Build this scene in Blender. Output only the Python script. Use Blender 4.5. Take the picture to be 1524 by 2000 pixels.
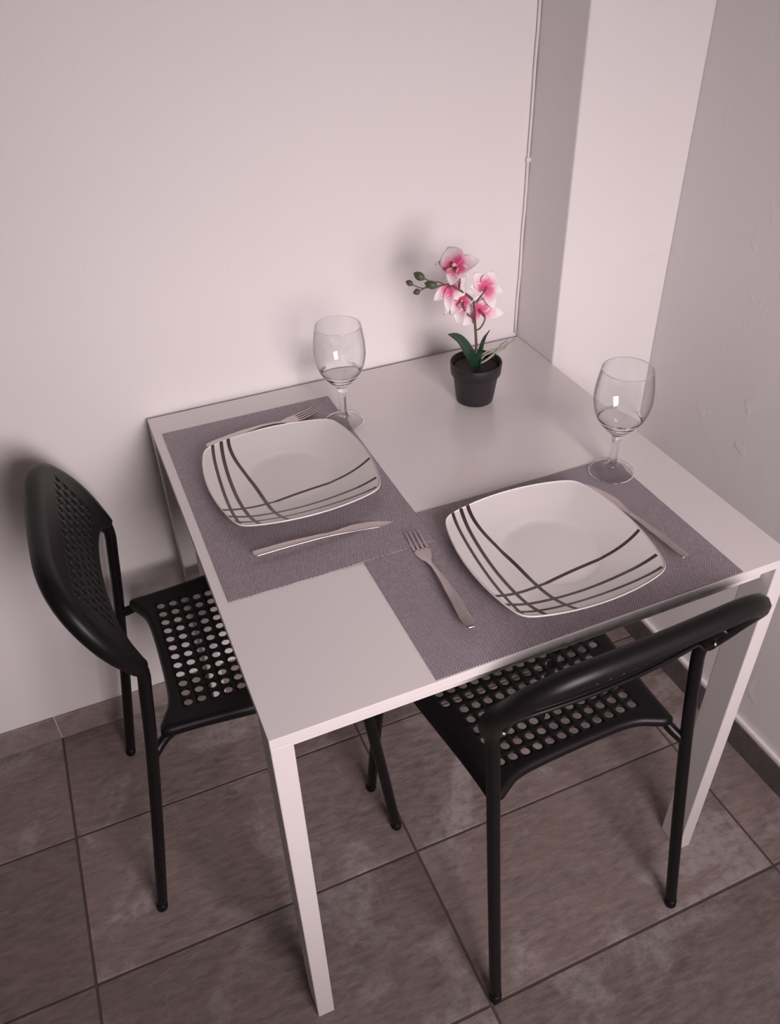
import bpy, bmesh, math, random
from mathutils import Vector, Matrix

for o in list(bpy.data.objects):
    bpy.data.objects.remove(o, do_unlink=True)
scene = bpy.context.scene
C = scene.collection

# ---------------------------------------------------------------- camera
cam_d = bpy.data.cameras.new('camera')
cam = bpy.data.objects.new('camera', cam_d)
C.objects.link(cam)
cam_d.sensor_fit = 'VERTICAL'
cam_d.sensor_height = 36.0
cam_d.lens = 1615.434 / 2000 * 36.0
cam_d.clip_start = 0.02
CAM = Vector((-0.08284659, -1.32835311, 1.48357936))
cam.matrix_world = (Matrix.Translation(CAM) @ Matrix.Rotation(-0.38639289, 4, 'Z')
                    @ Matrix.Rotation(math.pi / 2 - 0.65934732, 4, 'X') @ Matrix.Rotation(-0.02977887, 4, 'Z'))
scene.camera = cam

# ---------------------------------------------------------------- light: daylight through the window in the wall behind the camera
WX, WZ, WW, WH, WY = 0.34, 1.34, 0.72, 0.92, -2.05      # window centre x, z, width, height, wall y
world = bpy.data.worlds.new('world')
scene.world = world
world.use_nodes = True
world.node_tree.nodes['Background'].inputs[0].default_value = (0.95, 0.93, 1.0, 1)
world.node_tree.nodes['Background'].inputs[1].default_value = 1.0
ld = bpy.data.lights.new('window_daylight', 'AREA')
ld.shape = 'RECTANGLE'
ld.size, ld.size_y = 1.5, 1.4
ld.energy = 66
ld.spread = math.radians(104)
ld.color = (1.0, 0.858, 0.870)
lo = bpy.data.objects.new('window_daylight', ld)
C.objects.link(lo)
lo.location = (WX, WY - 0.55, WZ + 0.16)
lo.rotation_euler = (math.radians(57), 0, 0)      # light from the high sky slants down into the room

scene.view_settings.view_transform = 'Standard'
scene.view_settings.look = 'None'
scene.view_settings.gamma = 1.0
scene.view_settings.use_curve_mapping = False
scene.view_settings.exposure = 0.0

# ---------------------------------------------------------------- helpers
def mesh_obj(name, verts, faces, mat=None, parent=None, smooth=True):
    me = bpy.data.meshes.new(name)
    me.from_pydata([tuple(v) for v in verts], [], faces)
    me.update()
    return link(name, me, mat, parent, smooth)

def link(name, me, mat=None, parent=None, smooth=True):
    if mat and not me.materials:
        me.materials.append(mat)
    if smooth is not None:
        me.polygons.foreach_set('use_smooth', [smooth] * len(me.polygons))
    o = bpy.data.objects.new(name, me)
    C.objects.link(o)
    if parent:
        o.parent = parent
    return o

def from_bm(name, bm, mat=None, parent=None, smooth=True):
    bmesh.ops.recalc_face_normals(bm, faces=bm.faces)
    me = bpy.data.meshes.new(name)
    bm.to_mesh(me)
    bm.free()
    return link(name, me, mat, parent, smooth)

def bm_box(bm, lo, hi, bev=0.0, seg=1):
    r = bmesh.ops.create_cube(bm, size=1.0)
    vs = r['verts']
    for v in vs:
        v.co = Vector([lo[i] + (v.co[i] + 0.5) * (hi[i] - lo[i]) for i in range(3)])
    if bev > 0:
        es = set()
        for v in vs:
            es.update(v.link_edges)
        bmesh.ops.bevel(bm, geom=list(es), offset=bev, segments=seg, affect='EDGES', profile=0.5)

def box(name, lo, hi, mat, parent=None, bev=0.0, seg=1):
    bm = bmesh.new()
    bm_box(bm, lo, hi, bev, seg)
    return from_bm(name, bm, mat, parent, smooth=False)

def tube_data(path, rad, n=14, cap=True):
    """verts, faces of a round tube along a path, rad a number or one per point"""
    P = [Vector(p) for p in path]
    if not hasattr(rad, '__len__'):
        rad = [rad] * len(P)
    verts, faces = [], []
    t0 = (P[1] - P[0]).normalized()
    a = Vector((0, 0, 1)) if abs(t0.z) < 0.9 else Vector((1, 0, 0))
    nrm = t0.cross(a).normalized()
    for i, p in enumerate(P):
        t = (P[min(i + 1, len(P) - 1)] - P[max(i - 1, 0)]).normalized()
        nrm = (nrm - t * nrm.dot(t)).normalized()
        b = t.cross(nrm)
        for k in range(n):
            an = 2 * math.pi * k / n
            verts.append(p + (nrm * math.cos(an) + b * math.sin(an)) * rad[i])
    for i in range(len(P) - 1):
        for k in range(n):
            k2 = (k + 1) % n
            faces.append((i * n + k, i * n + k2, (i + 1) * n + k2, (i + 1) * n + k))
    if cap:
        faces.append(tuple(range(n - 1, -1, -1)))
        faces.append(tuple((len(P) - 1) * n + k for k in range(n)))
    return verts, faces

def tube(name, path, rad, mat, parent=None, n=14):
    v, f = tube_data(path, rad, n)
    return mesh_obj(name, v, f, mat, parent)

def spline(pts, sub=6):
    """Catmull-Rom through points"""
    P = [Vector(p) for p in pts]
    P = [P[0] * 2 - P[1]] + P + [P[-1] * 2 - P[-2]]
    out = []
    for i in range(1, len(P) - 2):
        for k in range(sub):
            t = k / sub
            a, b, c, d = P[i - 1], P[i], P[i + 1], P[i + 2]
            out.append(0.5 * ((2 * b) + (c - a) * t + (2 * a - 5 * b + 4 * c - d) * t * t + (3 * b - a - 3 * c + d) * t ** 3))
    out.append(P[-2])
    return out

def lathe(name, prof, mat, parent=None, n=48, loc=(0, 0, 0)):
    """closed profile of (r, z); r = 0 points become poles"""
    verts, rows, faces = [], [], []
    for r, z in prof:
        if r < 1e-6:
            rows.append([len(verts)] * n)
            verts.append((loc[0], loc[1], loc[2] + z))
        else:
            rows.append(list(range(len(verts), len(verts) + n)))
            verts += [(loc[0] + r * math.cos(2 * math.pi * k / n), loc[1] + r * math.sin(2 * math.pi * k / n), loc[2] + z) for k in range(n)]
    for a, b in zip(rows[:-1], rows[1:]):
        for k in range(n):
            k2 = (k + 1) % n
            f = [a[k], a[k2], b[k2], b[k]]
            g = []
            for i in f:
                if i not in g:
                    g.append(i)
            if len(g) >= 3:
                faces.append(tuple(g))
    bm = bmesh.new()
    bv = [bm.verts.new(v) for v in verts]
    for f in faces:
        try:
            bm.faces.new([bv[i] for i in f])
        except ValueError:
            pass
    return from_bm(name, bm, mat, parent)

def empty(name, loc=(0, 0, 0), rz=0.0):
    o = bpy.data.objects.new(name, None)
    C.objects.link(o)
    o.location = loc
    o.rotation_euler = (0, 0, rz)
    o.empty_display_size = 0.05
    return o

def tag(o, label=None, cat=None, group=None, kind=None):
    if label: o['label'] = label
    if cat: o['category'] = cat
    if group: o['group'] = group
    if kind: o['kind'] = kind
    return o

def children(o):
    return [c for c in bpy.data.objects if c.parent == o]

def copy_tree(o, parent=None):
    c = o.copy()
    C.objects.link(c)
    c.parent = parent
    for ch in children(o):
        copy_tree(ch, c)
    return c

# ---------------------------------------------------------------- materials
def new_mat(name):
    m = bpy.data.materials.new(name)
    m.use_nodes = True
    nt = m.node_tree
    b = nt.nodes['Principled BSDF']
    return m, nt, b

def N(nt, t, **kw):
    n = nt.nodes.new(t)
    for k, v in kw.items():
        setattr(n, k, v)
    return n

def L(nt, a, b):
    nt.links.new(a, b)

def noise(nt, vec, scale, detail=4, rough=0.5, dist=0.0):
    n = N(nt, 'ShaderNodeTexNoise')
    n.inputs['Scale'].default_value = scale
    n.inputs['Detail'].default_value = detail
    n.inputs['Roughness'].default_value = rough
    n.inputs['Distortion'].default_value = dist
    if vec is not None:
        L(nt, vec, n.inputs['Vector'])
    return n.outputs['Fac']

def ramp(nt, fac, stops):
    r = N(nt, 'ShaderNodeValToRGB')
    e = r.color_ramp.elements
    while len(e) < len(stops):
        e.new(0.5)
    for i, (p, c) in enumerate(stops):
        e[i].position = p
        e[i].color = (c, c, c, 1) if not hasattr(c, '__len__') else (*c, 1)
    L(nt, fac, r.inputs['Fac'])
    return r.outputs['Color']

def math_n(nt, op, a, b=None, c=None, clamp=False):
    n = N(nt, 'ShaderNodeMath', operation=op)
    n.use_clamp = clamp
    for i, v in enumerate((a, b, c)):
        if v is None:
            continue
        if isinstance(v, (int, float)):
            n.inputs[i].default_value = v
        else:
            L(nt, v, n.inputs[i])
    return n.outputs[0]

def mix(nt, fac, a, b, blend='MIX'):
    n = N(nt, 'ShaderNodeMix', data_type='RGBA', blend_type=blend)
    for s, v in ((n.inputs[0], fac), (n.inputs[6], a), (n.inputs[7], b)):
        if isinstance(v, (int, float)):
            s.default_value = v
        elif isinstance(v, tuple):
            s.default_value = (*v, 1)
        else:
            L(nt, v, s)
    return n.outputs[2]

def bump(nt, b, h, strength=0.3, dist=0.001):
    n = N(nt, 'ShaderNodeBump')
    n.inputs['Strength'].default_value = strength
    n.inputs['Distance'].default_value = dist
    L(nt, h, n.inputs['Height'])
    L(nt, n.outputs[0], b.inputs['Normal'])
    return n

def objcoord(nt):
    return N(nt, 'ShaderNodeTexCoord').outputs['Object']

def plain(name, col, rough, metal=0.0, spec=0.5, nscale=None, nstr=0.0, ndist=0.0005, coat=0.0):
    m, nt, b = new_mat(name)
    b.inputs['Base Color'].default_value = (*col, 1)
    b.inputs['Roughness'].default_value = rough
    b.inputs['Metallic'].default_value = metal
    b.inputs['Specular IOR Level'].default_value = spec
    b.inputs['Coat Weight'].default_value = coat
    if nscale:
        bump(nt, b, noise(nt, objcoord(nt), nscale, 5), nstr, ndist)
    return m

def wall_material(name, col, bumps=0.35):
    m, nt, b = new_mat(name)
    oc = objcoord(nt)
    c = mix(nt, noise(nt, oc, 1.7, 3), tuple(x * 0.965 for x in col), tuple(min(1, x * 1.02) for x in col))
    L(nt, c, b.inputs['Base Color'])
    b.inputs['Roughness'].default_value = 0.62
    b.inputs['Specular IOR Level'].default_value = 0.3
    fine = noise(nt, oc, 170, 3)
    big = noise(nt, oc, 6, 2)
    dents = ramp(nt, noise(nt, oc, 16, 2, 0.5, 0.6), [(0.66, 0.0), (0.74, 1.0)])
    h = math_n(nt, 'ADD', math_n(nt, 'MULTIPLY', fine, 0.25), math_n(nt, 'MULTIPLY', big, 1.6))
    h = math_n(nt, 'ADD', h, math_n(nt, 'MULTIPLY', dents, 0.5))
    bump(nt, b, h, bumps, 0.002)
    return m

def tile_material(name, base, light, patch=1.0):
    m, nt, b = new_mat(name)
    info = N(nt, 'ShaderNodeObjectInfo')
    rnd = info.outputs['Random']
    add = N(nt, 'ShaderNodeVectorMath', operation='ADD')
    L(nt, objcoord(nt), add.inputs[0])
    comb = N(nt, 'ShaderNodeCombineXYZ')
    L(nt, math_n(nt, 'MULTIPLY', rnd, 37.0), comb.inputs[0])
    L(nt, math_n(nt, 'MULTIPLY', rnd, 91.0), comb.inputs[1])
    L(nt, comb.outputs[0], add.inputs[1])
    v = add.outputs[0]
    mp = N(nt, 'ShaderNodeMapping')
    mp.inputs['Rotation'].default_value = (0, 0, 0.45)
    mp.inputs['Scale'].default_value = (1.0, 3.2, 1.0)
    L(nt, v, mp.inputs['Vector'])
    grain = noise(nt, mp.outputs[0], 26, 8, 0.66, 0.4)
    cloud = noise(nt, v, 5.5, 6, 0.6, 0.8)
    c = mix(nt, ramp(nt, grain, [(0.33, 0.0), (0.70, 1.0)]), tuple(x * 0.60 for x in base), tuple(x * 1.30 for x in base))
    c = mix(nt, math_n(nt, 'MULTIPLY', ramp(nt, cloud, [(0.35, 0.0), (0.7, 1.0)]), 0.5), c, tuple(x * y for x, y in zip(base, (1.25, 1.12, 1.02))))
    # pale mineral patches with a broken edge
    pz = noise(nt, v, 3.6, 7, 0.62, 0.5)
    pm = ramp(nt, pz, [(0.52, 0.0), (0.58, 1.0)])
    speck = ramp(nt, noise(nt, v, 42, 6, 0.7), [(0.34, 0.0), (0.56, 1.0)])
    pm = math_n(nt, 'MULTIPLY', math_n(nt, 'MULTIPLY', pm, speck), 0.52 * patch)
    c = mix(nt, pm, c, light)
    # thin pale veins
    vz = math_n(nt, 'ABSOLUTE', math_n(nt, 'SUBTRACT', noise(nt, mp.outputs[0], 2.3, 5, 0.55, 0.9), 0.5))
    vm = math_n(nt, 'MULTIPLY', ramp(nt, vz, [(0.0, 1.0), (0.008, 0.0)]), 0.13)
    c = mix(nt, vm, c, light)
    br = math_n(nt, 'ADD', math_n(nt, 'MULTIPLY', rnd, 0.42), 0.78)
    hsv = N(nt, 'ShaderNodeHueSaturation')
    L(nt, br, hsv.inputs['Value'])
    L(nt, c, hsv.inputs['Color'])
    L(nt, hsv.outputs[0], b.inputs['Base Color'])
    b.inputs['Roughness'].default_value = 0.55
    b.inputs['Specular IOR Level'].default_value = 0.4
    bump(nt, b, math_n(nt, 'ADD', grain, math_n(nt, 'MULTIPLY', cloud, 1.5)), 0.6, 0.0026)
    return m

def weave_material(name, rot):
    m, nt, b = new_mat(name)
    mp = N(nt, 'ShaderNodeMapping')
    mp.inputs['Rotation'].default_value = (0, 0, rot)
    L(nt, objcoord(nt), mp.inputs['Vector'])
    br = N(nt, 'ShaderNodeTexBrick')
    br.offset = 0.5
    br.inputs['Scale'].default_value = 118
    br.inputs['Brick Width'].default_value = 0.5
    br.inputs['Row Height'].default_value = 0.25
    br.inputs['Mortar Size'].default_value = 0.055
    br.inputs['Mortar Smooth'].default_value = 0.5
    br.inputs['Color1'].default_value = (0.53, 0.465, 0.51, 1)
    br.inputs['Color2'].default_value = (0.41, 0.355, 0.395, 1)
    br.inputs['Mortar'].default_value = (0.040, 0.029, 0.037, 1)
    L(nt, mp.outputs[0], br.inputs['Vector'])
    L(nt, br.outputs['Color'], b.inputs['Base Color'])
    b.inputs['Roughness'].default_value = 0.36
    b.inputs['Specular IOR Level'].default_value = 0.6
    h = math_n(nt, 'SUBTRACT', 1.0, br.outputs['Fac'])
    bump(nt, b, h, 0.5, 0.0006)
    return m

M = {}
M['wall'] = wall_material('white_plaster', (0.83, 0.80, 0.80))
M['wall_r'] = wall_material('white_plaster_rough', (0.83, 0.80, 0.80), 0.6)
M['ceil'] = plain('ceiling_paint', (0.36, 0.35, 0.35), 0.8)
M['tile'] = tile_material('slate_tile', (0.192, 0.156, 0.150), (0.40, 0.36, 0.36))
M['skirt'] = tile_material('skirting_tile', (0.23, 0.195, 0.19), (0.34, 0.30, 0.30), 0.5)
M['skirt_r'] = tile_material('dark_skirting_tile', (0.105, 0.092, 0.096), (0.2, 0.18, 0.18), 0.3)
M['grout'] = plain('dark_grout', (0.075, 0.056, 0.052), 0.9, nscale=300, nstr=0.4)
M['grout_w'] = plain('pale_grout', (0.55, 0.50, 0.49), 0.9, nscale=200, nstr=0.5)
M['table'] = plain('white_lacquer', (0.72, 0.68, 0.68), 0.25, spec=1.0)
M['edge'] = plain('white_edge_band', (0.62, 0.585, 0.585), 0.42)
M['steel_w'] = plain('white_powder_coat', (0.62, 0.585, 0.585), 0.42)
M['black'] = plain('black_plastic', (0.0075, 0.0062, 0.0070), 0.40, spec=0.22, nscale=900, nstr=0.15, ndist=0.0002)
M['blackm'] = plain('black_enamel_steel', (0.0065, 0.0055, 0.0062), 0.34, spec=0.25)
M['screw'] = plain('zinc_screw', (0.7, 0.68, 0.67), 0.25, 1.0)
M['metal'] = plain('stainless_steel', (0.60, 0.53, 0.525), 0.33, 1.0, nscale=60, nstr=0.05)
M['mat_l'] = weave_material('woven_vinyl_crosswise', math.pi / 2 + 0.35)
M['mat_r'] = weave_material('woven_vinyl_lengthwise', math.pi / 2)
M['pot'] = plain('black_pot_plastic', (0.021, 0.017, 0.020), 0.45, spec=0.4)
M['soil'] = plain('dark_potting_soil', (0.030, 0.022, 0.022), 0.85, nscale=140, nstr=1.0, ndist=0.004)
M['stem'] = plain('olive_brown_stem', (0.115, 0.082, 0.050), 0.55, nscale=300, nstr=0.3)
M['bud'] = plain('green_bud', (0.075, 0.095, 0.055), 0.5, nscale=120, nstr=0.4)
M['sprig'] = plain('pale_sage_sprig', (0.36, 0.38, 0.30), 0.6)
M['leaf'] = None
M['frame'] = plain('white_window_frame', (0.8, 0.78, 0.78), 0.5)
M['cable'] = plain('white_cable', (0.78, 0.74, 0.74), 0.5)
g, nt, b = new_mat('clear_glass')
b.inputs['Base Color'].default_value = (1, 1, 1, 1)
b.inputs['Transmission Weight'].default_value = 1.0
b.inputs['Roughness'].default_value = 0.0
b.inputs['IOR'].default_value = 1.5
M['glass'] = g
g, nt, b = new_mat('thin_clear_glass')
tr = N(nt, 'ShaderNodeBsdfTransparent'); tr.inputs[0].default_value = (0.965, 0.965, 0.970, 1)
gl = N(nt, 'ShaderNodeBsdfGlossy'); gl.inputs['Roughness'].default_value = 0.0
lw = N(nt, 'ShaderNodeLayerWeight')
lw.inputs['Blend'].default_value = 0.5
f5 = math_n(nt, 'POWER', lw.outputs['Facing'], 5.0)
fz = math_n(nt, 'ADD', math_n(nt, 'MULTIPLY', f5, 0.85), 0.04)
f3 = math_n(nt, 'POWER', lw.outputs['Facing'], 4.0)
L(nt, mix(nt, f3, (0.985, 0.985, 0.988), (0.62, 0.60, 0.62)), tr.inputs[0])
mx = N(nt, 'ShaderNodeMixShader')
L(nt, fz, mx.inputs[0]); L(nt, tr.outputs[0], mx.inputs[1]); L(nt, gl.outputs[0], mx.inputs[2])
L(nt, mx.outputs[0], nt.nodes['Material Output'].inputs['Surface'])
M['thin'] = g

g, nt, b = new_mat('glossy_green_leaf')
oc = objcoord(nt)
c = mix(nt, noise(nt, oc, 30, 4), (0.006, 0.028, 0.017), (0.020, 0.068, 0.034))
L(nt, c, b.inputs['Base Color'])
b.inputs['Roughness'].default_value = 0.32
bump(nt, b, noise(nt, oc, 160, 3), 0.2, 0.0006)
M['leaf'] = g

def petal_material():
    m, nt, b = new_mat('pink_white_petal')
    at = N(nt, 'ShaderNodeAttribute', attribute_name='along')
    f = at.outputs['Fac']
    oc = objcoord(nt)
    f = math_n(nt, 'ADD', f, math_n(nt, 'MULTIPLY', math_n(nt, 'SUBTRACT', noise(nt, oc, 130, 3), 0.5), 0.25))
    c = ramp(nt, f, [(0.10, (0.62, 0.04, 0.18)), (0.33, (0.72, 0.12, 0.29)), (0.54, (0.84, 0.55, 0.63)), (0.74, (0.86, 0.79, 0.80))])
    L(nt, c, b.inputs['Base Color'])
    b.inputs['Roughness'].default_value = 0.55
    b.inputs['Subsurface Weight'].default_value = 0.15
    b.inputs['Subsurface Radius'].default_value = (0.01, 0.005, 0.005)
    b.inputs['Subsurface Scale'].default_value = 0.3
    return m
M['petal'] = petal_material()
M['lip'] = plain('rose_lip', (0.72, 0.27, 0.33), 0.5, nscale=200, nstr=0.3)
M['lipc'] = plain('cream_column', (0.78, 0.50, 0.42), 0.5)

# ================================================================ room shell
BW = 0.010      # back wall face (y)
RW = 0.988      # right wall face (x)
LW = -2.30      # left wall face
CH = 2.60
def structure(o):
    o['kind'] = 'structure'
    return o

structure(box('wall_back', (LW - .1, BW, -.02), (RW + .1, BW + .1, CH), M['wall']))
structure(box('wall_right', (RW, WY, -.02), (RW + .1, BW, CH), M['wall_r']))
structure(box('wall_left', (LW - .1, WY, -.02), (LW, BW, CH), M['wall']))
structure(box('ceiling', (LW - .1, WY - .1, CH), (RW + .1, BW + .1, CH + .1), M['ceil']))
bm = bmesh.new()
bm_box(bm, (LW - .1, WY - .1, -.02), (WX - WW / 2, WY, CH))
bm_box(bm, (WX + WW / 2, WY - .1, -.02), (RW + .1, WY, CH))
bm_box(bm, (WX - WW / 2, WY - .1, -.02), (WX + WW / 2, WY, WZ - WH / 2))
bm_box(bm, (WX - WW / 2, WY - .1, WZ + WH / 2), (WX + WW / 2, WY, CH))
structure(from_bm('wall_front', bm, M['wall'], None, False))
# boxed-out pier in the corner
PX, PY = 0.7505, -0.130
bm = bmesh.new()
bm_box(bm, (PX, PY, -.02), (RW, BW, CH), 0.0035, 2)
structure(from_bm('wall_pier', bm, M['wall_r'], None, False))

# window frame with two crossbars
win = structure(empty('window_1', (WX, WY - .05, WZ - WH / 2)))
fr = bmesh.new()
for (a, b_) in (((-WW / 2, -.025, 0), (-WW / 2 + .04, .025, WH)), ((WW / 2 - .04, -.025, 0), (WW / 2, .025, WH)),
                ((-WW / 2 + .04, -.025, 0), (WW / 2 - .04, .025, .04)), ((-WW / 2 + .04, -.025, WH - .04), (WW / 2 - .04, .025, WH))):
    bm_box(fr, a, b_, .004)
from_bm('window_frame', fr, M['frame'], win, False)
for k in (1, 2):
    z = WH * k / 3
    box('glazing_bar', (-WW / 2 + .04, -.015, z - .014), (WW / 2 - .04, .015, z + .014), M['frame'], win, .003)
box('glazing_bar', (-.014, -.015, .04), (.014, .015, WH - .04), M['frame'], win, .003)

# floor: grout bed and 30 x 60 tiles laid in a stacked grid
floor = structure(box('floor', (LW - .1, WY - .1, -.03), (RW + .1, BW + .1, -.0018), M['grout']))
TX, TY = 0.598, 0.2965
X0, Y0 = 0.2675, -0.5500
bm = bmesh.new()
g_ = 0.0022
bm_box(bm, (g_, g_, -.009), (TX - g_, TY - g_, 0), .0012, 2)
me_tile = bpy.data.meshes.new('tile')
bm.to_mesh(me_tile); bm.free()
me_tile.materials.append(M['tile'])
random.seed(4)
i0 = math.floor((LW - X0) / TX); i1 = math.ceil((RW - X0) / TX)
j0 = math.floor((WY - Y0) / TY); j1 = math.ceil((BW - Y0) / TY)
for i in range(i0, i1):
    for j in range(j0, j1):
        x, y = X0 + i * TX, Y0 + j * TY
        xa, xb = max(x, LW), min(x + TX, RW)
        ya, yb = max(y, WY), min(y + TY, BW)
        if xb - xa < .03 or yb - ya < .012:
            continue
        if xb - xa > TX - 1e-4 and yb - ya > TY - 1e-4:
            t = bpy.data.objects.new('tile', me_tile)
            C.objects.link(t)
            t.location = (x, y, random.uniform(-.0004, .0))
            t.parent = floor
        else:
            t = box('tile', (g_, g_, -.009), (xb - xa - g_, yb - ya - g_, 0), M['tile'], floor, .0015, 2)
            t.location = (xa, ya, 0)

# skirting tiles
def skirting(name, horizontal, a, b_, first, face, mat, cap=None, depth=.0085, h=.068):
    root = structure(empty(name, (0, 0, 0)))
    s = first
    while s > a: s -= TX
    while s < b_:
        u0, u1 = max(s + .0012, a), min(s + TX - .0012, b_)
        if u1 - u0 > .01:
            if horizontal:
                t = box('tile', (0, 0, .001), (u1 - u0, depth, h), mat, root, .0012)
                t.location = (u0, face, 0)
            else:
                t = box('tile', (0, 0, .001), (depth, u1 - u0, h), mat, root, .0012)
                t.location = (face, u0, 0)
        s += TX
    if horizontal:
        box('grout_bed', (a, face + .0015, .0005), (b_, face + depth - .0003, h - .001), M['grout_w'], root)
    else:
        box('grout_bed', (face + .0015, a, .0005), (face + depth - .0003, b_, h - .001), M['grout_w'], root)
    if cap:
        bm = bmesh.new()
        if horizontal:
            bm_box(bm, (a, face + .001, h), (b_, face + depth, h + .004), .0012)
        else:
            bm_box(bm, (face + .001, a, h), (face + depth, b_, h + cap), .0025, 2)
        from_bm('plaster_bead', bm, M['wall'], root, False)
    return root
skirting('baseboard_back', True, LW, PX - .001, X0, BW - .0068, M['skirt'], depth=.0066)
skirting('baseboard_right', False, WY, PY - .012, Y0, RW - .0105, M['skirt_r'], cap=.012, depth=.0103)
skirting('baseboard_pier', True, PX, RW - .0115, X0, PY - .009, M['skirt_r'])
skirting('baseboard_left', False, WY, BW - .010, Y0, LW + .0003, M['skirt'])
skirting('baseboard_front', True, LW + .01, RW - .012, X0, WY + .0003, M['skirt'])

# thin cable run down the inside corner, with a nail clip
cb = empty('corner_cable', (PX - .0034, BW - .0032, .735))
pts = []
random.seed(9)
for k in range(46):
    z = .0 + 1.85 * k / 45
    pts.append((random.uniform(-.0007, .0007), random.uniform(-.0003, .0), z))
tube('cable', pts, .0027, M['cable'], cb, 10)
for z in (.335, .86):
    bm = bmesh.new()
    bm_box(bm, (-.005, -.0045, z - .004), (.0045, .003, z + .004), .002, 2)
    cl = from_bm('cable_clip', bm, M['cable'], cb, False)
tag(cb, 'thin white cable clipped down the corner between back wall and boxed pier', 'cable')

# ================================================================ table
TH, TS = 0.729, 0.75
tb = empty('dining_table', (TS / 2, -TS / 2, 0))
tag(tb, 'square white dining table with flat panel legs pushed into the corner', 'table')
hs = TS / 2
bm = bmesh.new()
bm_box(bm, (-hs, -hs, TH - .0148), (hs - .0010, hs, TH), .0009, 2)
top = from_bm('table_top', bm, M['table'], tb, False)
top.data.materials.append(M['edge'])
for p in top.data.polygons:
    if abs(p.normal.z) < .5:
        p.material_index = 1
for sx in (-1, 1):
    for sy in (-1, 1):
        xa, xb = sorted((sx * hs - (sx > 0) * .0010, sx * (hs - .0275)))
        ya, yb = sorted((sy * hs, sy * (hs - .05)))
        box('leg', (xa, ya, 0.0), (xb, yb, TH - .0155), M['steel_w'], tb, .0016, 2)
for s in (-1, 1):
    box('frame_rail', (-hs + .03, s * (hs - .03) - .012, TH - .045), (hs - .03, s * (hs - .03) + .012, TH - .0150), M['steel_w'], tb, .001)
    box('frame_rail', (s * (hs - .03) - .012, -hs + .052, TH - .045), (s * (hs - .03) + .012, hs - .052, TH - .0150), M['steel_w'], tb, .001)

# ================================================================ chair
def lerp(a, b_, t): return a + (b_ - a) * t
def smooth(t):
    t = min(1, max(0, t))
    return t * t * (3 - 2 * t)

def polyline_at(pts, t):
    ds = [0]
    for a, b_ in zip(pts[:-1], pts[1:]):
        ds.append(ds[-1] + math.hypot(b_[0] - a[0], b_[1] - a[1]))
    d = t * ds[-1]
    for i in range(len(pts) - 1):
        if d <= ds[i + 1] + 1e-12:
            k = (d - ds[i]) / max(1e-9, ds[i + 1] - ds[i])
            return (lerp(pts[i][0], pts[i + 1][0], k), lerp(pts[i][1], pts[i + 1][1], k))
    return pts[-1]

def smooth_poly(pts, sub=6):
    return [(p.x, p.y) for p in spline([(a, b_, 0) for a, b_ in pts], sub)]

def perforated(name, a0, b0, pa, pb, na, nb, is_hole, rad, sides, roll, place, mat, parent, thick, rings=5, rollseg=7):
    """sheet with round holes: a na x nb grid of cells from (a0, b0); sides = four outline polylines
    (bottom, right, top, left, anticlockwise from the corner a0,b0) ; roll(side, t) -> (radius, angle);
    place(a, b, depth) -> 3D"""
    bm = bmesh.new()
    cache = {}
    def vert(a, b_, d=0.0):
        k = (round(a, 6), round(b_, 6), round(d, 6))
        if k not in cache:
            cache[k] = bm.verts.new(place(a, b_, d))
        return cache[k]
    for i in range(na):
        for j in range(nb):
            ca, cb_ = a0 + (i + .5) * pa, b0 + (j + .5) * pb
            sq = []
            for k in range(4): sq.append((-.5 + k / 4, -.5))
            for k in range(4): sq.append((.5, -.5 + k / 4))
            for k in range(4): sq.append((.5 - k / 4, .5))
            for k in range(4): sq.append((-.5, .5 - k / 4))
            outer = [vert(ca + s * pa, cb_ + t * pb) for s, t in sq]
            if is_hole(i, j):
                inner = []
                for s, t in sq:
                    an = math.atan2(t, s)
                    inner.append(vert(ca + math.cos(an) * rad, cb_ + math.sin(an) * rad))
                for k in range(16):
                    bm.faces.new((outer[k], outer[(k + 1) % 16], inner[(k + 1) % 16], inner[k]))
            else:
                bm.faces.new(outer)
    # perimeter
    a1, b1 = a0 + na * pa, b0 + nb * pb
    per = []
    for k in range(na * 4): per.append((a0 + k * pa / 4, b0, 0, k / (na * 4)))
    for k in range(nb * 4): per.append((a1, b0 + k * pb / 4, 1, k / (nb * 4)))
    for k in range(na * 4): per.append((a1 - k * pa / 4, b1, 2, k / (na * 4)))
    for k in range(nb * 4): per.append((a0, b1 - k * pb / 4, 3, k / (nb * 4)))
    out = [polyline_at(sides[s], t) for (_, _, s, t) in per]
    n = len(per)
    nrm = []
    for k in range(n):
        p, q = out[(k - 2) % n], out[(k + 2) % n]
        d = (q[1] - p[1], -(q[0] - p[0]))
        l = math.hypot(*d)
        nrm.append((d[0] / l, d[1] / l))
    prev = [vert(p[0], p[1]) for p in per]
    for r in range(1, rings + 1):
        t = r / rings
        cur = [bm.verts.new(place(lerp(per[k][0], out[k][0], t), lerp(per[k][1], out[k][1], t), 0)) for k in range(n)]
        for k in range(n):
            bm.faces.new((prev[k], cur[k], cur[(k + 1) % n], prev[(k + 1) % n]))
        prev = cur
    for r in range(1, rollseg + 1):
        cur = []
        for k in range(n):
            rr, an = roll(per[k][2], per[k][3])
            ph = an * r / rollseg
            cur.append(bm.verts.new(place(out[k][0] + nrm[k][0] * rr * math.sin(ph), out[k][1] + nrm[k][1] * rr * math.sin(ph), rr * (1 - math.cos(ph)))))
        for k in range(n):
            bm.faces.new((prev[k], cur[k], cur[(k + 1) % n], prev[(k + 1) % n]))
        prev = cur
    bmesh.ops.recalc_face_normals(bm, faces=bm.faces)
    me = bpy.data.meshes.new(name)
    bm.to_mesh(me); bm.free()
    o = link(name, me, mat, parent, True)
    so = o.modifiers.new('thickness', 'SOLIDIFY')
    so.thickness = thick
    so.offset = 0
    return o

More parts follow.
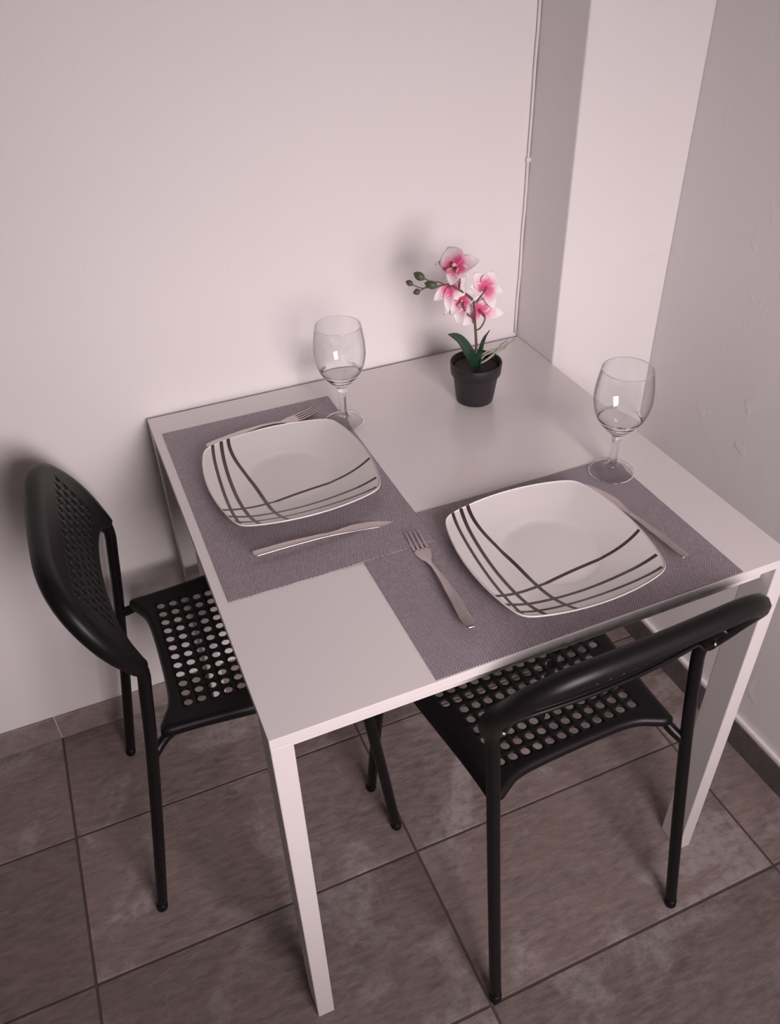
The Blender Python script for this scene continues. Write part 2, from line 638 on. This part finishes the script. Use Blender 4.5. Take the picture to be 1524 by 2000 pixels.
def chair(name):
    root = empty(name)
    # --- seat: local x forward, y left
    PITCH = .0218
    nr, nc = 10, 14
    u0 = .137 - PITCH / 2
    v0 = -nc * PITCH / 2
    r = .010
    def vs(u): return lerp(.156, .180, smooth((u - .09) / .32)) - r + .008
    rear = [(.094, -.160), (.0955, -.149), (.103, -.135), (.113, -.115), (.1185, -.088), (.1205, -.045), (.121, 0)]
    rear = rear + [(a, -b_) for a, b_ in rear[-2::-1]]
    rear = smooth_poly(rear, 4)
    us = [.094 + (.425 - .094) * k / 12 for k in range(13)]
    right = [(u, -vs(u)) for u in us]          # v negative
    left = [(u, vs(u)) for u in us]
    rear[0] = right[0]; rear[-1] = left[0]
    front = [(.425 + .012 * (1 - (k / 8) ** 2), k / 8 * vs(.425)) for k in range(-8, 9)]
    # grid axes: a = forward, b = lateral ; corner a0,b0 = rear right; anticlockwise: bottom(b=b0) a up, right(a=a1), top, left
    sides = [right, front, left[::-1], rear[::-1]]
    def place(a, b_, d):
        dish = -.007 * (1 - min(1, (b_ / .17) ** 2)) * smooth((a - .08) / .1)
        lip = -.020 * smooth((a - .36) / .09) ** 2
        return (a, b_, .440 + dish + lip - d)
    def hole(i, j):
        return (1 <= j <= nc - 2) if i < 6 else True
    def rl(s, t):
        return (r if s != 3 else .009, math.radians(175))
    perforated('seat', u0, v0, PITCH, PITCH, nr, nc, hole, .0073, sides, rl, place, M['black'], root, .0026)
    # --- backrest: local plane, a lateral, b up the slope
    nb_c, nb_r = 15, 5
    pv, ps = .0205, .0190
    UP = Vector((-.45, 0, .893))
    BK = Vector((-.893, 0, -.45))
    BASE = Vector((.097, 0, .612))
    def bplace(a, b_, d):
        bul = lerp(.021, .005, smooth(b_ / .17)) * (1 - min(1.15, (a / .20) ** 2))
        return BASE + UP * b_ + BK * (d + bul) + Vector((0, a, 0))
    bottom = [(-.180, .004), (-.168, .005), (-.150, .020), (-.115, .034), (-.06, .040), (0, .0415)]
    bottom = smooth_poly(bottom + [(-a, b_) for a, b_ in bottom[-2::-1]], 4)
    rside = [(.180, .004), (.187, .027), (.194, .052), (.196, .080), (.190, .110), (.178, .136), (.165, .1515)]
    rside = smooth_poly(rside, 4)
    topc = [(.165, .1515), (.148, .164), (.125, .173), (.095, .178), (.05, .179), (0, .179)]
    topc = smooth_poly(topc + [(-a, b_) for a, b_ in topc[-2::-1]], 4)
    lside = [(-a, b_) for a, b_ in rside][::-1]
    def brl(s, t):
        if s == 0:
            e = abs(t - .5) * 2
            return (lerp(.0040, .0115, smooth((e - .8) / .2)), math.radians(170))
        if s == 2: return (.0120, math.radians(290))
        k = t if s == 1 else 1 - t
        return (lerp(.0115, .0120, k), math.radians(lerp(230, 290, smooth(k * 2))))
    bk = perforated('backrest', -nb_c * pv / 2, .052, pv, ps, nb_c, nb_r, lambda i, j: True, .0044, [bottom, rside, topc, lside], brl, bplace, M['black'], root, .0058)
    # --- tubes
    R_ = .0098
    for s in (1, -1):
        pth = spline([(0, s * .1825, 0.0), (.034, s * .1775, .21), (.066, s * .173, .42), (.082, s * .1715, .545), (.0865, s * .1735, .585), (.0830, s * .1775, .610), (.0740, s * .182, .630), (.066, s * .186, .648)], 7)
        lg = tube('leg', pth, R_, M['blackm'], root)
        tube('foot_cap', [(0, s * .1825, 0), (.0002, s * .1825, .002), (.0026, s * .1821, .018)], [R_ * .98, R_ * 1.04, R_ * 1.04], M['black'], lg)
        # plastic socket over the tube end
        sp = spline([(.0838, s * .1770, .605), (.0822, s * .1780, .612), (.0740, s * .182, .630), (.0655, s * .186, .649)], 4)
        tube('socket', sp, [lerp(.0134, .0125, k / (len(sp) - 1)) for k in range(len(sp))], M['black'], bk)
        a = Vector((.0665, s * .1735, .622))
        tube('screw', [a, a + Vector((-.004, -s * .0035, -.003))], .0026, M['screw'], bk, 8)
        # front leg bends into the seat rail
        fl = spline([(.455, s * .205, 0), (.431, s * .196, .21), (.4075, s * .187, .395), (.398, s * .182, .416), (.375, s * .178, .4255)], 7)
        lf = tube('leg', fl, R_, M['blackm'], root)
        tube('foot_cap', [(.455, s * .205, 0), (.4549, s * .205, .002), (.453, s * .2042, .018)], [R_ * .98, R_ * 1.04, R_ * 1.04], M['black'], lf)
        rl_ = spline([(.375, s * .178, .4255), (.25, s * .167, .4255), (.125, s * .154, .4255), (.102, s * .1545, .4245), (.082, s * .161, .414), (.063, s * .1735, .400)], 5)
        tube('seat_rail', rl_, .0086, M['blackm'], root)
    tube('cross_rail', [(.36, -.176, .420), (.36, .176, .420)], .006, M['blackm'], root)
    return root

ch = chair('dining_chair')
ch.location = (-.2000, -.2790, 0)
ch.rotation_euler = (0, 0, math.radians(-.4))
tag(ch, 'black chair with perforated plastic seat, standing by the back wall on the left', 'chair', 'black perforated dining chairs')
ch2 = copy_tree(ch)
ch2.location = (.4610, -.8345, 0)
ch2.rotation_euler = (0, 0, math.radians(92))
tag(ch2, 'black chair with perforated plastic seat in front, seen from behind its backrest', 'chair', 'black perforated dining chairs')

# ================================================================ placemats
def placemat(name, x0, x1, y0, y1, z, mat, over=None):
    """thin woven sheet; over = (x, y) corner region where it lies on another mat"""
    cx, cy = (x0 + x1) / 2, (y0 + y1) / 2
    nx, ny = 46, 46
    T = .0011
    random.seed(3)
    def zz(x, y):
        if not over: return 0
        # raised where it overlaps the mat below, easing down towards the rest
        d = max(over[0] - x, y - over[1], 0)
        return .00125 * (1 - smooth(d / .05))
    top, bot = [], []
    for j in range(ny + 1):
        for i in range(nx + 1):
            x, y = lerp(x0, x1, i / nx), lerp(y0, y1, j / ny)
            h = zz(x, y)
            top.append((x - cx, y - cy, h + T)); bot.append((x - cx, y - cy, h))
    n = len(top)
    fs = []
    for j in range(ny):
        for i in range(nx):
            a = j * (nx + 1) + i
            fs.append((a, a + 1, a + nx + 2, a + nx + 1))
            fs.append((n + a, n + a + nx + 1, n + a + nx + 2, n + a + 1))
    edge = [i for i in range(nx + 1)] + [j * (nx + 1) + nx for j in range(1, ny + 1)] + [ny * (nx + 1) + i for i in range(nx - 1, -1, -1)] + [j * (nx + 1) for j in range(ny - 1, 0, -1)]
    for k in range(len(edge)):
        a, b_ = edge[k], edge[(k + 1) % len(edge)]
        fs.append((b_, a, n + a, n + b_))
    o = mesh_obj(name, top + bot, fs, mat, None, False)
    o.location = (cx, cy, z)
    return o
MT = TH + .0003
m1 = placemat('placemat', .206, .662, -.7475, -.4465, MT, M['mat_r'])
tag(m1, 'dark grey woven placemat along the front table edge, under the right-hand plate', 'placemat', 'grey woven placemats')
m2 = placemat('placemat', .0150, .3165, -.5165, -.0630, MT, M['mat_l'], over=(.206, -.4465))
tag(m2, 'dark grey woven placemat along the left table edge, overlapping the other mat', 'placemat', 'grey woven placemats')
Z1 = MT + .0011      # top of a mat

# ================================================================ plates
def side_arc(th, a, c):
    """distance along direction th to a bulging side whose middle is a from the centre and whose ends reach (c, c)"""
    sag = a - c
    R = (c * c + sag * sag) / (2 * sag)
    o = a - R
    ux = math.cos(th)
    # |t*u - (o,0)| = R
    bq = -2 * o * ux
    cq = o * o - R * R
    return (-bq + math.sqrt(bq * bq - 4 * cq)) / 2
def plate_R(th, a=.1290, c=.1105, k=26):
    s = 0
    for q in range(4):
        d = (th - q * math.pi / 2 + math.pi) % (2 * math.pi) - math.pi
        if abs(d) < math.radians(89):
            s += side_arc(d, a, c) ** -k
    return s ** (-1 / k)
PZ = .0225
def plate_z(d, R):
    w = .066
    t = (d - w) / (R - w)
    if t <= 0: return .0048
    return .0048 + .0009 * smooth(t / .1) + (PZ - .0057) * (t ** 1.35)

def plate_material():
    m, nt, b = new_mat('white_glaze_with_brown_lines')
    sep = N(nt, 'ShaderNodeSeparateXYZ')
    L(nt, objcoord(nt), sep.inputs[0])
    X, Y, Z = sep.outputs
    geo = N(nt, 'ShaderNodeNewGeometry')
    total = None
    for along, across, co, lo_, hi_, w in STRIPES:
        s = Y if along == 'y' else X
        q = X if along == 'y' else Y
        # polynomial, Horner
        p = co[0]
        acc = None
        for ci in co[1:]:
            acc = math_n(nt, 'ADD', math_n(nt, 'MULTIPLY', s, p if acc is None else acc), ci)
        d = math_n(nt, 'ABSOLUTE', math_n(nt, 'SUBTRACT', q, acc))
        f = math_n(nt, 'LESS_THAN', d, w)
        f = math_n(nt, 'MULTIPLY', f, math_n(nt, 'GREATER_THAN', s, lo_))
        f = math_n(nt, 'MULTIPLY', f, math_n(nt, 'LESS_THAN', s, hi_))
        total = f if total is None else math_n(nt, 'MAXIMUM', total, f)
    at = N(nt, 'ShaderNodeAttribute', attribute_name='printed')
    total = math_n(nt, 'MULTIPLY', total, at.outputs['Fac'])
    L(nt, mix(nt, total, (0.72, 0.69, 0.68), (0.046, 0.027, 0.030)), b.inputs['Base Color'])
    b.inputs['Roughness'].default_value = 0.16
    b.inputs['Specular IOR Level'].default_value = 0.5
    return m
STRIPES = [
    ('y', 'A1', [25.869641, -1.158893, 0.252317, 0.06548, -0.1073], -0.1054, 0.1176, 0.0025),
    ('y', 'A2', [21.186216, -1.918679, 0.5344, 0.035979, -0.091513], -0.1182, 0.1188, 0.0029),
    ('y', 'A3', [74.517613, 0.669552, -0.843404, -0.108852, -0.058003], -0.1301, 0.1225, 0.0029),
    ('x', 'B1', [51.506152, 1.049513, -0.640068, 0.123118, -0.047721], -0.1289, 0.1243, 0.0026),
    ('x', 'B2', [6.27178, -1.63376, 0.511216, 0.02766, -0.089352], -0.1232, 0.1137, 0.0027),
    ('x', 'B3', [40.474736, -1.588751, 0.357798, -0.00125, -0.110808], -0.1153, 0.1044, 0.0024),
]
M['plate'] = plate_material()

def make_plate():
    n = 144
    Rs = [plate_R(2 * math.pi * k / n) for k in range(n)]
    fr = [0.12, .25, .38, .5]
    verts, faces, pr = [], [], []
    rows = []
    def add_row(fn, printed):
        rows.append(len(verts))
        for k in range(n):
            d, z = fn(Rs[k])
            th = 2 * math.pi * k / n
            verts.append((d * math.cos(th), d * math.sin(th), z)); pr.append(printed)
    verts.append((0, 0, .0048)); pr.append(1)
    for d in (.015, .03, .045, .057, .066):
        add_row(lambda R, d=d: (d, plate_z(d, R)), 1)
    for t in (.05, .1, .18, .28, .38, .48, .58, .68, .78, .87, .94, .985):
        add_row(lambda R, t=t: (lerp(.066, R, t), plate_z(lerp(.066, R, t), R)), 1)
    # rounded lip
    add_row(lambda R: (R - .0012, PZ + .0002), 0)
    add_row(lambda R: (R, PZ - .0012), 0)
    add_row(lambda R: (R - .0005, PZ - .0030), 0)
    for t in (.9, .75, .6, .45, .3, .15):
        add_row(lambda R, t=t: (lerp(.066, R, t), plate_z(lerp(.066, R, t), R) - .0042), 0)
    add_row(lambda R: (.066, .0010), 0)
    add_row(lambda R: (.065, 0.0), 0)
    add_row(lambda R: (.060, 0.0), 0)
    add_row(lambda R: (.057, .0010), 0)
    verts.append((0, 0, .0010)); pr.append(0)
    for k in range(n):
        faces.append((0, rows[0] + k, rows[0] + (k + 1) % n))
        faces.append((len(verts) - 1, rows[-1] + (k + 1) % n, rows[-1] + k))
    for a, b_ in zip(rows[:-1], rows[1:]):
        for k in range(n):
            k2 = (k + 1) % n
            faces.append((a + k, b_ + k, b_ + k2, a + k2))
    o = mesh_obj('dinner_plate', verts, faces, M['plate'])
    at = o.data.attributes.new('printed', 'FLOAT', 'POINT')
    at.data.foreach_set('value', [float(x) for x in pr])
    return o
PL_R = (.4475, -.6085)
PL_L = (.1745, -.2840)
p1 = make_plate()
p1.location = (*PL_R, Z1)
tag(p1, 'square white plate with crossing brown lines on the mat nearest the front edge', 'plate', 'square white plates with brown lines')
p2 = p1.copy(); C.objects.link(p2)
p2.location = (*PL_L, Z1)
tag(p2, 'square white plate with crossing brown lines on the left mat, nearer the back wall', 'plate', 'square white plates with brown lines')

# ================================================================ cutlery (local x from handle end to tip)
def strip(stations, seg=1):
    """stations: (x, y centre, half width, z centre, half thickness) -> bm verts/faces with rounded sides"""
    V, F = [], []
    sec = [(-1, 0), (-.95, .75), (-.82, 1), (0, 1.12), (.82, 1), (.95, .75), (1, 0), (.95, -.75), (.82, -1), (0, -1.05), (-.82, -1), (-.95, -.75)]
    n = len(sec)
    for (x, y, w, z, t) in stations:
        for a, c in sec:
            V.append((x, y + a * w, z + c * t))
    for i in range(len(stations) - 1):
        for k in range(n):
            k2 = (k + 1) % n
            F.append((i * n + k, i * n + k2, (i + 1) * n + k2, (i + 1) * n + k))
    F.append(tuple(range(n - 1, -1, -1)))
    F.append(tuple((len(stations) - 1) * n + k for k in range(n)))
    return V, F

def interp(tab, x):
    for (a, b_) in zip(tab[:-1], tab[1:]):
        if x <= b_[0]:
            t = (x - a[0]) / (b_[0] - a[0])
            t = smooth(t) * .5 + t * .5
            return [lerp(p, q, t) for p, q in zip(a[1:], b_[1:])]
    return list(tab[-1][1:])

def make_fork():
    root = empty('fork')
    tab = [(0, .0040, .0120, .0008), (.004, .0072, .0122, .0011), (.02, .0083, .0128, .0012), (.06, .0066, .0142, .0012), (.10, .0042, .0130, .0014), (.125, .0032, .0095, .0015), (.140, .0042, .0060, .0013), (.150, .0090, .0042, .0011), (.160, .0118, .0036, .0010), (.172, .0122, .0036, .0010)]
    st = [(x, 0, *interp(tab, x)) for x in [k / 60 * .172 for k in range(61)]]
    V, F = strip(st)
    mesh_obj('handle', V, F, M['metal'], root)
    for q in range(4):
        yc = (-1.5 + q) * .0066
        tn = []
        for k in range(11):
            t = k / 10
            x = .168 + .040 * t
            tn.append((x, yc * (1 - .06 * t), lerp(.0021, .0011, t), .0036 + .0042 * t ** 1.8, lerp(.0010, .0007, t)))
        V, F = strip(tn)
        mesh_obj('tine', V, F, M['metal'], root)
    zmin = .0024
    for c in children(root):
        for v in c.data.vertices:
            v.co.z -= zmin
    return root

def make_knife(sg):
    root = empty('table_knife')
    tab = [(0, .0052, .0108, .0007), (.004, .0066, .0109, .0009), (.05, .0063, .0113, .0010), (.095, .0050, .0095, .0012), (.112, .0046, .0082, .0012)]
    st = [(x, 0, *interp(tab, x)) for x in [k / 40 * .112 for k in range(41)]]
    V, F = strip(st)
    mesh_obj('handle', V, F, M['metal'], root)
    bt = []
    for k in range(25):
        t = k / 24
        x = .108 + .102 * t
        up = lerp(.0046, .0056, smooth(t * 3)) * (1 if t < .80 else max(.03, 1 - ((t - .80) / .20) ** 2.2))
        dn = lerp(.0046, .0115, smooth((t - .1) / .35)) * (1 if t < .55 else max(.03, 1 - ((t - .55) / .45) ** 2.4))
        c = (up - dn) / 2 - .0 + (.0035 * smooth((t - .55) / .45))
        bt.append((x, sg * c, max(.0004, (up + dn) / 2), lerp(.0084, .0016, smooth(t * 1.15)), lerp(.0011, .0005, t)))
    V, F = strip(bt)
    mesh_obj('blade', V, F, M['metal'], root)
    zmin = min(v.co.z for c in children(root) for v in c.data.vertices)
    for c in children(root):
        for v in c.data.vertices:
            v.co.z -= zmin
    return root

def put(o, a, b_, z):
    """lay a tool so that it runs from a (handle end) towards b"""
    o.location = (a[0], a[1], z)
    o.rotation_euler = (0, 0, math.atan2(b_[1] - a[1], b_[0] - a[0]))
fk = make_fork()
put(fk, (.2790, -.6975), (.2905, -.4930), Z1)
tag(fk, 'stainless steel fork on the front mat, left of the near plate', 'fork', 'stainless steel forks')
fk2 = copy_tree(fk)
put(fk2, (.0735, -.1500), (.2720, -.1080), Z1)
tag(fk2, 'stainless steel fork behind the left plate, tines poking out by the wine glass', 'fork', 'stainless steel forks')
kn = make_knife(-1)
put(kn, (.0690, -.4480), (.2760, -.4490), Z1 + .0001)
tag(kn, 'stainless steel table knife on the left mat, in front of the left plate', 'knife', 'stainless steel table knives')
kn2 = make_knife(1)
put(kn2, (.6040, -.7000), (.5870, -.4900), Z1)
tag(kn2, 'stainless steel table knife on the front mat, tucked beside the near plate', 'knife', 'stainless steel table knives')

# ================================================================ wine glasses
def make_glass():
    foot = [(0, .0), (.020, .0), (.0330, .0), (.0348, .0001), (.0355, .0006), (.0357, .0013), (.0355, .0019), (.0349, .0023)]
    outer = [(.0349, .0023), (.030, .0033), (.024, .0047), (.014, .0078), (.0085, .0115), (.0066, .018), (.0060, .030),
             (.0061, .045), (.0066, .056), (.0080, .064), (.0110, .070), (.0180, .0775), (.0265, .0870), (.0345, .0985), (.0398, .111), (.0425, .124), (.0431, .134), (.0424, .148), (.0402, .164), (.0376, .1785)]
    rim = [(.03755, .1790), (.0374, .1794), (.0371, .1796), (.0368, .1794), (.03665, .1790)]
    inner = [(.0367, .1785), (.0393, .164), (.0415, .148), (.0422, .134), (.0416, .124), (.0388, .111), (.0334, .0990), (.0250, .0893), (.0155, .0833), (.007, .0812), (0, .0806)]
    pr = [(p.x, p.y) for p in spline([(a, b_, 0) for a, b_ in outer], 3)]
    pi_ = [(max(0, p.x), p.y) for p in spline([(a, b_, 0) for a, b_ in inner], 3)]
    prof = foot + pr[1:] + rim + pi_
    prof[-1] = (0, .0806)
    o = lathe('wine_glass', prof, M['glass'], None, 72)
    o.data.materials.append(M['thin'])
    for p in o.data.polygons:
        c = p.center
        if (.097 < c.z < .1786) or (c.z < .0058 and math.hypot(c.x, c.y) < .0335):
            p.material_index = 1
    return o
wg = make_glass()
wg.location = (.3120, -.1590, Z1 + .0001)
tag(wg, 'empty clear stemmed wine glass beside the left plate, near the back wall', 'wine glass', 'clear wine glasses')
wg2 = wg.copy(); C.objects.link(wg2)
wg2.location = (.6390, -.4790, Z1 + .0001)
tag(wg2, 'empty clear stemmed wine glass beside the near plate, by the right wall', 'wine glass', 'clear wine glasses')

# ================================================================ potted orchid
POT = (.5530, -.1850, TH)
oc = empty('potted_orchid', POT)
tag(oc, 'artificial pink and white orchid in a small black pot at the table corner', 'potted plant')
prof = [(0, 0), (.0300, 0), (.0325, .0015), (.0345, .012), (.0395, .050), (.0402, .0515), (.0405, .0535), (.0440, .0545), (.0455, .0740), (.0450, .0752), (.0430, .0752), (.0424, .0742), (.0415, .062), (.037, .060), (0, .060)]
lathe('pot', prof, M['pot'], oc, 56)
sb = [(0, .0665)] + [(.0413 * k / 8, .0665 - .0012 * (k / 8) ** 2) for k in range(1, 9)] + [(.0405, .0615), (0, .0612)]
lathe('soil', sb, M['soil'], oc, 40)

f_ = 1615.434
CR = cam.matrix_world.to_3x3()
def W(px, py, y):
    """point of the plant at depth y whose picture position was measured, in pot coordinates"""
    d = CR @ Vector(((px - 762) / f_, -(py - 1000) / f_, -1))
    t = (y - CAM.y) / d.y
    return CAM + d * t - Vector(POT)
Y = POT[1]
stem = spline([W(933, 722, Y), W(931, 690, Y), W(930, 660, Y), W(928, 630, Y + .002), W(926.5, 598, Y), W(922, 584, Y - .004), W(911, 575, Y - .010), W(897, 566, Y - .012), W(881, 556, Y - .010), W(865, 557, Y - .010), W(851, 561, Y - .011), W(836, 560, Y - .012)], 5)
tube('stem', stem, [lerp(.0026, .0012, min(1, k / (len(stem) - 1) * 1.05)) for k in range(len(stem))], M['stem'], oc, 10)
def branch(pts, r=.0014):
    s = spline(pts, 5)
    return tube('branch', s, [lerp(r, r * .8, k / (len(s) - 1)) for k in range(len(s))], M['stem'], oc, 8)
branch([W(927, 592, Y), W(935, 584, Y - .002), W(942, 575, Y - .006), W(949, 566, Y - .004)], .0016)
branch([W(927, 622, Y), W(921, 619, Y), W(912, 612, Y + .001), W(905, 599, Y), W(904, 591, Y - .004)], .0014)
branch([W(930, 645, Y), W(938, 641, Y), W(946, 628, Y + .001), W(947, 617, Y), W(940, 608, Y - .003)], .0015)
branch([W(870, 557, Y - .010), W(858, 551, Y - .014), W(846, 551, Y - .015), W(833, 546, Y - .014), W(822, 540, Y - .014)], .0011)
branch([W(838, 560, Y - .012), W(830, 563, Y - .012), W(820, 562, Y - .010), W(808, 557, Y - .010), W(801, 553, Y - .010)], .0010)
branch([W(833, 560, Y - .012), W(826, 565, Y - .014), W(818, 569, Y - .015)], .0010)
branch([W(897, 566, Y - .012), W(899, 545, Y - .012), W(896, 528, Y - .012), W(893, 520, Y - .014)], .0013)
branch([W(881, 556, Y - .010), W(880, 560, Y - .008), W(878, 564, Y - .010)], .0011)

def bud(px, py, y, ln, wd, ang):
    c = W(px, py, y)
    n, V, F = 12, [], []
    rx = CR @ Vector((math.cos(ang), math.sin(ang), 0)); ry = CR @ Vector((-math.sin(ang), math.cos(ang), 0)); rz = rx.cross(ry)
    m = 9
    for i in range(m + 1):
        t = i / m
        r = wd * max(.06, math.sin(math.pi * min(1, t * .94 + .04)) ** .7) * (1 - .22 * t)
        for k in range(n):
            a = 2 * math.pi * k / n
            rr = r * (1 + .05 * math.cos(3 * a))
            V.append(c + rx * (t - .5) * ln + (ry * math.cos(a) + rz * math.sin(a)) * rr)
    for i in range(m):
        for k in range(n):
            k2 = (k + 1) % n
            F.append((i * n + k, i * n + k2, (i + 1) * n + k2, (i + 1) * n + k))
    F.append(tuple(range(n))[::-1]); F.append(tuple(m * n + k for k in range(n)))
    return mesh_obj('bud', V, F, M['bud'], oc)
bud(819, 539, Y - .014, .0195, .0075, math.radians(150))
bud(842, 556, Y - .016, .0210, .0074, math.radians(165))
bud(800, 552.5, Y - .010, .0125, .0052, math.radians(155))
bud(814, 570, Y - .016, .0115, .0056, math.radians(200))

def petal_mesh(base, d, up, ln, wd, curl, cup, blunt=.5):
    """petal from base along d, surface normal up; curl bends the tip back, cup lifts the sides"""
    d = d.normalized(); side = d.cross(up).normalized(); nn = side.cross(d).normalized()
    V, F, A = [], [], []
    nu, nv = 10, 8
    for i in range(nu + 1):
        t = i / nu
        prof_w = (math.sin(math.pi * min(1, t ** (.62 + .3 * (1 - blunt)) * .93 + .035))) ** .75
        if i == nu: prof_w = .16
        for j in range(nv + 1):
            s = -1 + 2 * j / nv
            w = s * wd * prof_w
            z = -curl * t * t + cup * (s * s) * prof_w * (1 - .3 * t) - .0008 * (1 - abs(s)) * math.sin(math.pi * t)
            rip = .0009 * math.sin(7 * t + 2.5 * s) * abs(s)
            V.append(base + d * ln * (t + .04 * (1 - s * s) * t) + side * w + nn * (z + rip))
            A.append(min(1, math.hypot(t, .38 * s)))
    for i in range(nu):
        for j in range(nv):
            a = i * (nv + 1) + j
            F.append((a, a + 1, a + nv + 2, a + nv + 1))
    return V, F, A

def flower(px, py, y, face, petals, size, lip=True):
    """face: (right, up, toward viewer) direction the blossom looks; petals: (angle, length, half width, lift)"""
    c = W(px, py, y)
    fl = empty('flower'); fl.parent = oc
    fl.location = c
    nz = (CR @ Vector(face)).normalized()
    upv = CR @ Vector((0, 1, 0))
    yy = (upv - nz * upv.dot(nz)).normalized(); xx = yy.cross(nz)
    for i, (an, ln, wd, cu) in enumerate(petals):
        a = math.radians(an)
        d = xx * math.cos(a) + yy * math.sin(a)
        V, F, A = petal_mesh(nz * (.0007 * i - .001), d + nz * (.12 + cu), nz, ln, wd, .20 * ln, .22 * wd)
        p = mesh_obj('petal', V, F, M['petal'], fl)
        at = p.data.attributes.new('along', 'FLOAT', 'POINT')
        at.data.foreach_set('value', A)
        so = p.modifiers.new('thickness', 'SOLIDIFY'); so.thickness = .0007; so.offset = 0
    if not lip:
        return fl
    # lip: a small scrolled cup with a column above it
    V, F = [], []
    n, m = 12, 6
    for i in range(m + 1):
        t = i / m
        for k in range(n + 1):
            a = math.pi * (-.5 + 1.0 * k / n) * 1.25
            r = size * (.05 + .10 * math.sin(t * 2.6))
            V.append(-yy * (size * (.02 + .20 * t) - math.cos(a) * 0) + xx * math.sin(a) * r + nz * (size * (.04 + .22 * t * (1 - .4 * t)) + (1 - math.cos(a)) * r * .7))
    for i in range(m):
        for k in range(n):
            q = i * (n + 1) + k
            F.append((q, q + 1, q + n + 2, q + n + 1))
    o = mesh_obj('lip', V, F, M['lip'], fl)
    so = o.modifiers.new('thickness', 'SOLIDIFY'); so.thickness = .0007; so.offset = 0
    cs = [nz * size * .02 + yy * size * .01, nz * size * .10 + yy * size * .03, nz * size * .16, nz * size * .19 - yy * size * .03]
    tube('column', spline(cs, 3), [size * .035, size * .04, size * .042, size * .045, size * .05, size * .052, size * .05, size * .045, size * .035, size * .02][:len(spline(cs, 3))], M['lipc'], fl, 8)
    return fl
flower(891, 522, Y - .016, (-.40, .05, .85), [(-110, .027, .0125, 0), (-40, .026, .0120, 0), (165, .034, .0120, .1), (8, .038, .0150, 0), (112, .0345, .0205, .05)], .066)
flower(949, 562, Y + .010, (.20, -.30, .85), [(178, .027, .0085, .1), (135, .030, .0150, 0), (70, .028, .0150, 0), (-8, .030, .0090, .1), (-62, .036, .0105, .1)], .05, False)
flower(904, 588, Y + .010, (-.30, -.25, .85), [(250, .037, .0125, 0), (209, .038, .0115, 0), (222, .027, .0105, .2), (95, .018, .0110, .1), (28, .025, .0120, .1)], .040)
flower(936, 605, Y + .012, (.15, -.35, .85), [(228, .037, .0105, 0), (150, .022, .0120, 0), (100, .024, .0130, 0), (50, .022, .0120, .2), (-6, .042, .0120, .1)], .05, False)
flower(880, 558, Y + .000, (-.15, -.35, .85), [(28, .026, .0130, 0), (-35, .026, .0130, 0), (-65, .024, .0110, 0), (218, .034, .0095, .1), (262, .041, .0088, .15)], .05, False)

# strap leaves
def leaf(pts, wds, ups, fold=.35):
    C_ = spline(pts, 5)
    n = len(C_)
    V, F = [], []
    nv = 8
    for i, p in enumerate(C_):
        t = i / (n - 1)
        tg = (C_[min(i + 1, n - 1)] - C_[max(i - 1, 0)]).normalized()
        u = Vector(ups[0]).lerp(Vector(ups[1]), t)
        side = tg.cross(u).normalized(); nn = side.cross(tg).normalized()
        k = t * (len(wds) - 1); i0_ = min(int(k), len(wds) - 2)
        w = lerp(wds[i0_], wds[i0_ + 1], k - i0_)
        for j in range(nv + 1):
            s = -1 + 2 * j / nv
            V.append(p + side * w * s + nn * (abs(s) ** 1.3 * w * fold))
    for i in range(n - 1):
        for j in range(nv):
            a = i * (nv + 1) + j
            F.append((a, a + 1, a + nv + 2, a + nv + 1))
    o = mesh_obj('leaf', V, F, M['leaf'], oc)
    so = o.modifiers.new('thickness', 'SOLIDIFY'); so.thickness = .0012; so.offset = 0
    return o
vw = CR @ Vector((0, .25, 1))
leaf([W(927, 719, Y - .004), W(920, 702, Y - .012), W(908, 682, Y - .022), W(893, 663, Y - .031), W(876, 653, Y - .040)], [.004, .0095, .0130, .0138, .0120, .0075, .0008], [CR @ Vector((.1, .15, 1)), CR @ Vector((.2, .35, 1))])
leaf([W(934, 722, Y - .008), W(936, 703, Y - .010), W(940, 682, Y - .004), W(947, 661, Y + .006), W(957, 645, Y + .018)], [.0048, .0056, .0052, .0046, .0044, .0036, .0010], [vw + CR @ Vector((-.2, .2, 0)), CR @ Vector((-.8, .5, .35))], .3)
# pale forked sprig
sp = empty('sprig'); sp.parent = oc
def twig(pts, w):
    C_ = spline(pts, 4)
    n = len(C_)
    tube('blade', C_, [w * (.35 + .65 * math.sin(math.pi * (.1 + .85 * k / (n - 1)))) for k in range(n)], M['sprig'], sp, 7)
twig([W(938, 710, Y), W(952, 702, Y + .004), W(968, 689, Y + .014), W(982, 680, Y + .022), W(992, 672, Y + .028), W(1005, 663, Y + .036)], .0026)
twig([W(968, 689, Y + .014), W(974, 680, Y + .020), W(981, 672, Y + .028), W(992, 665, Y + .036)], .0021)
twig([W(940, 702, Y + .002), W(948, 693, Y + .010), W(960, 688, Y + .016), W(974, 680, Y + .022)], .0019)
twig([W(940, 694, Y + .006), W(952, 686, Y + .014), W(966, 682, Y + .020), W(978, 678, Y + .024)], .0015)
twig([W(978, 683, Y + .018), W(986, 681, Y + .020), W(992, 672, Y + .026)], .0014)
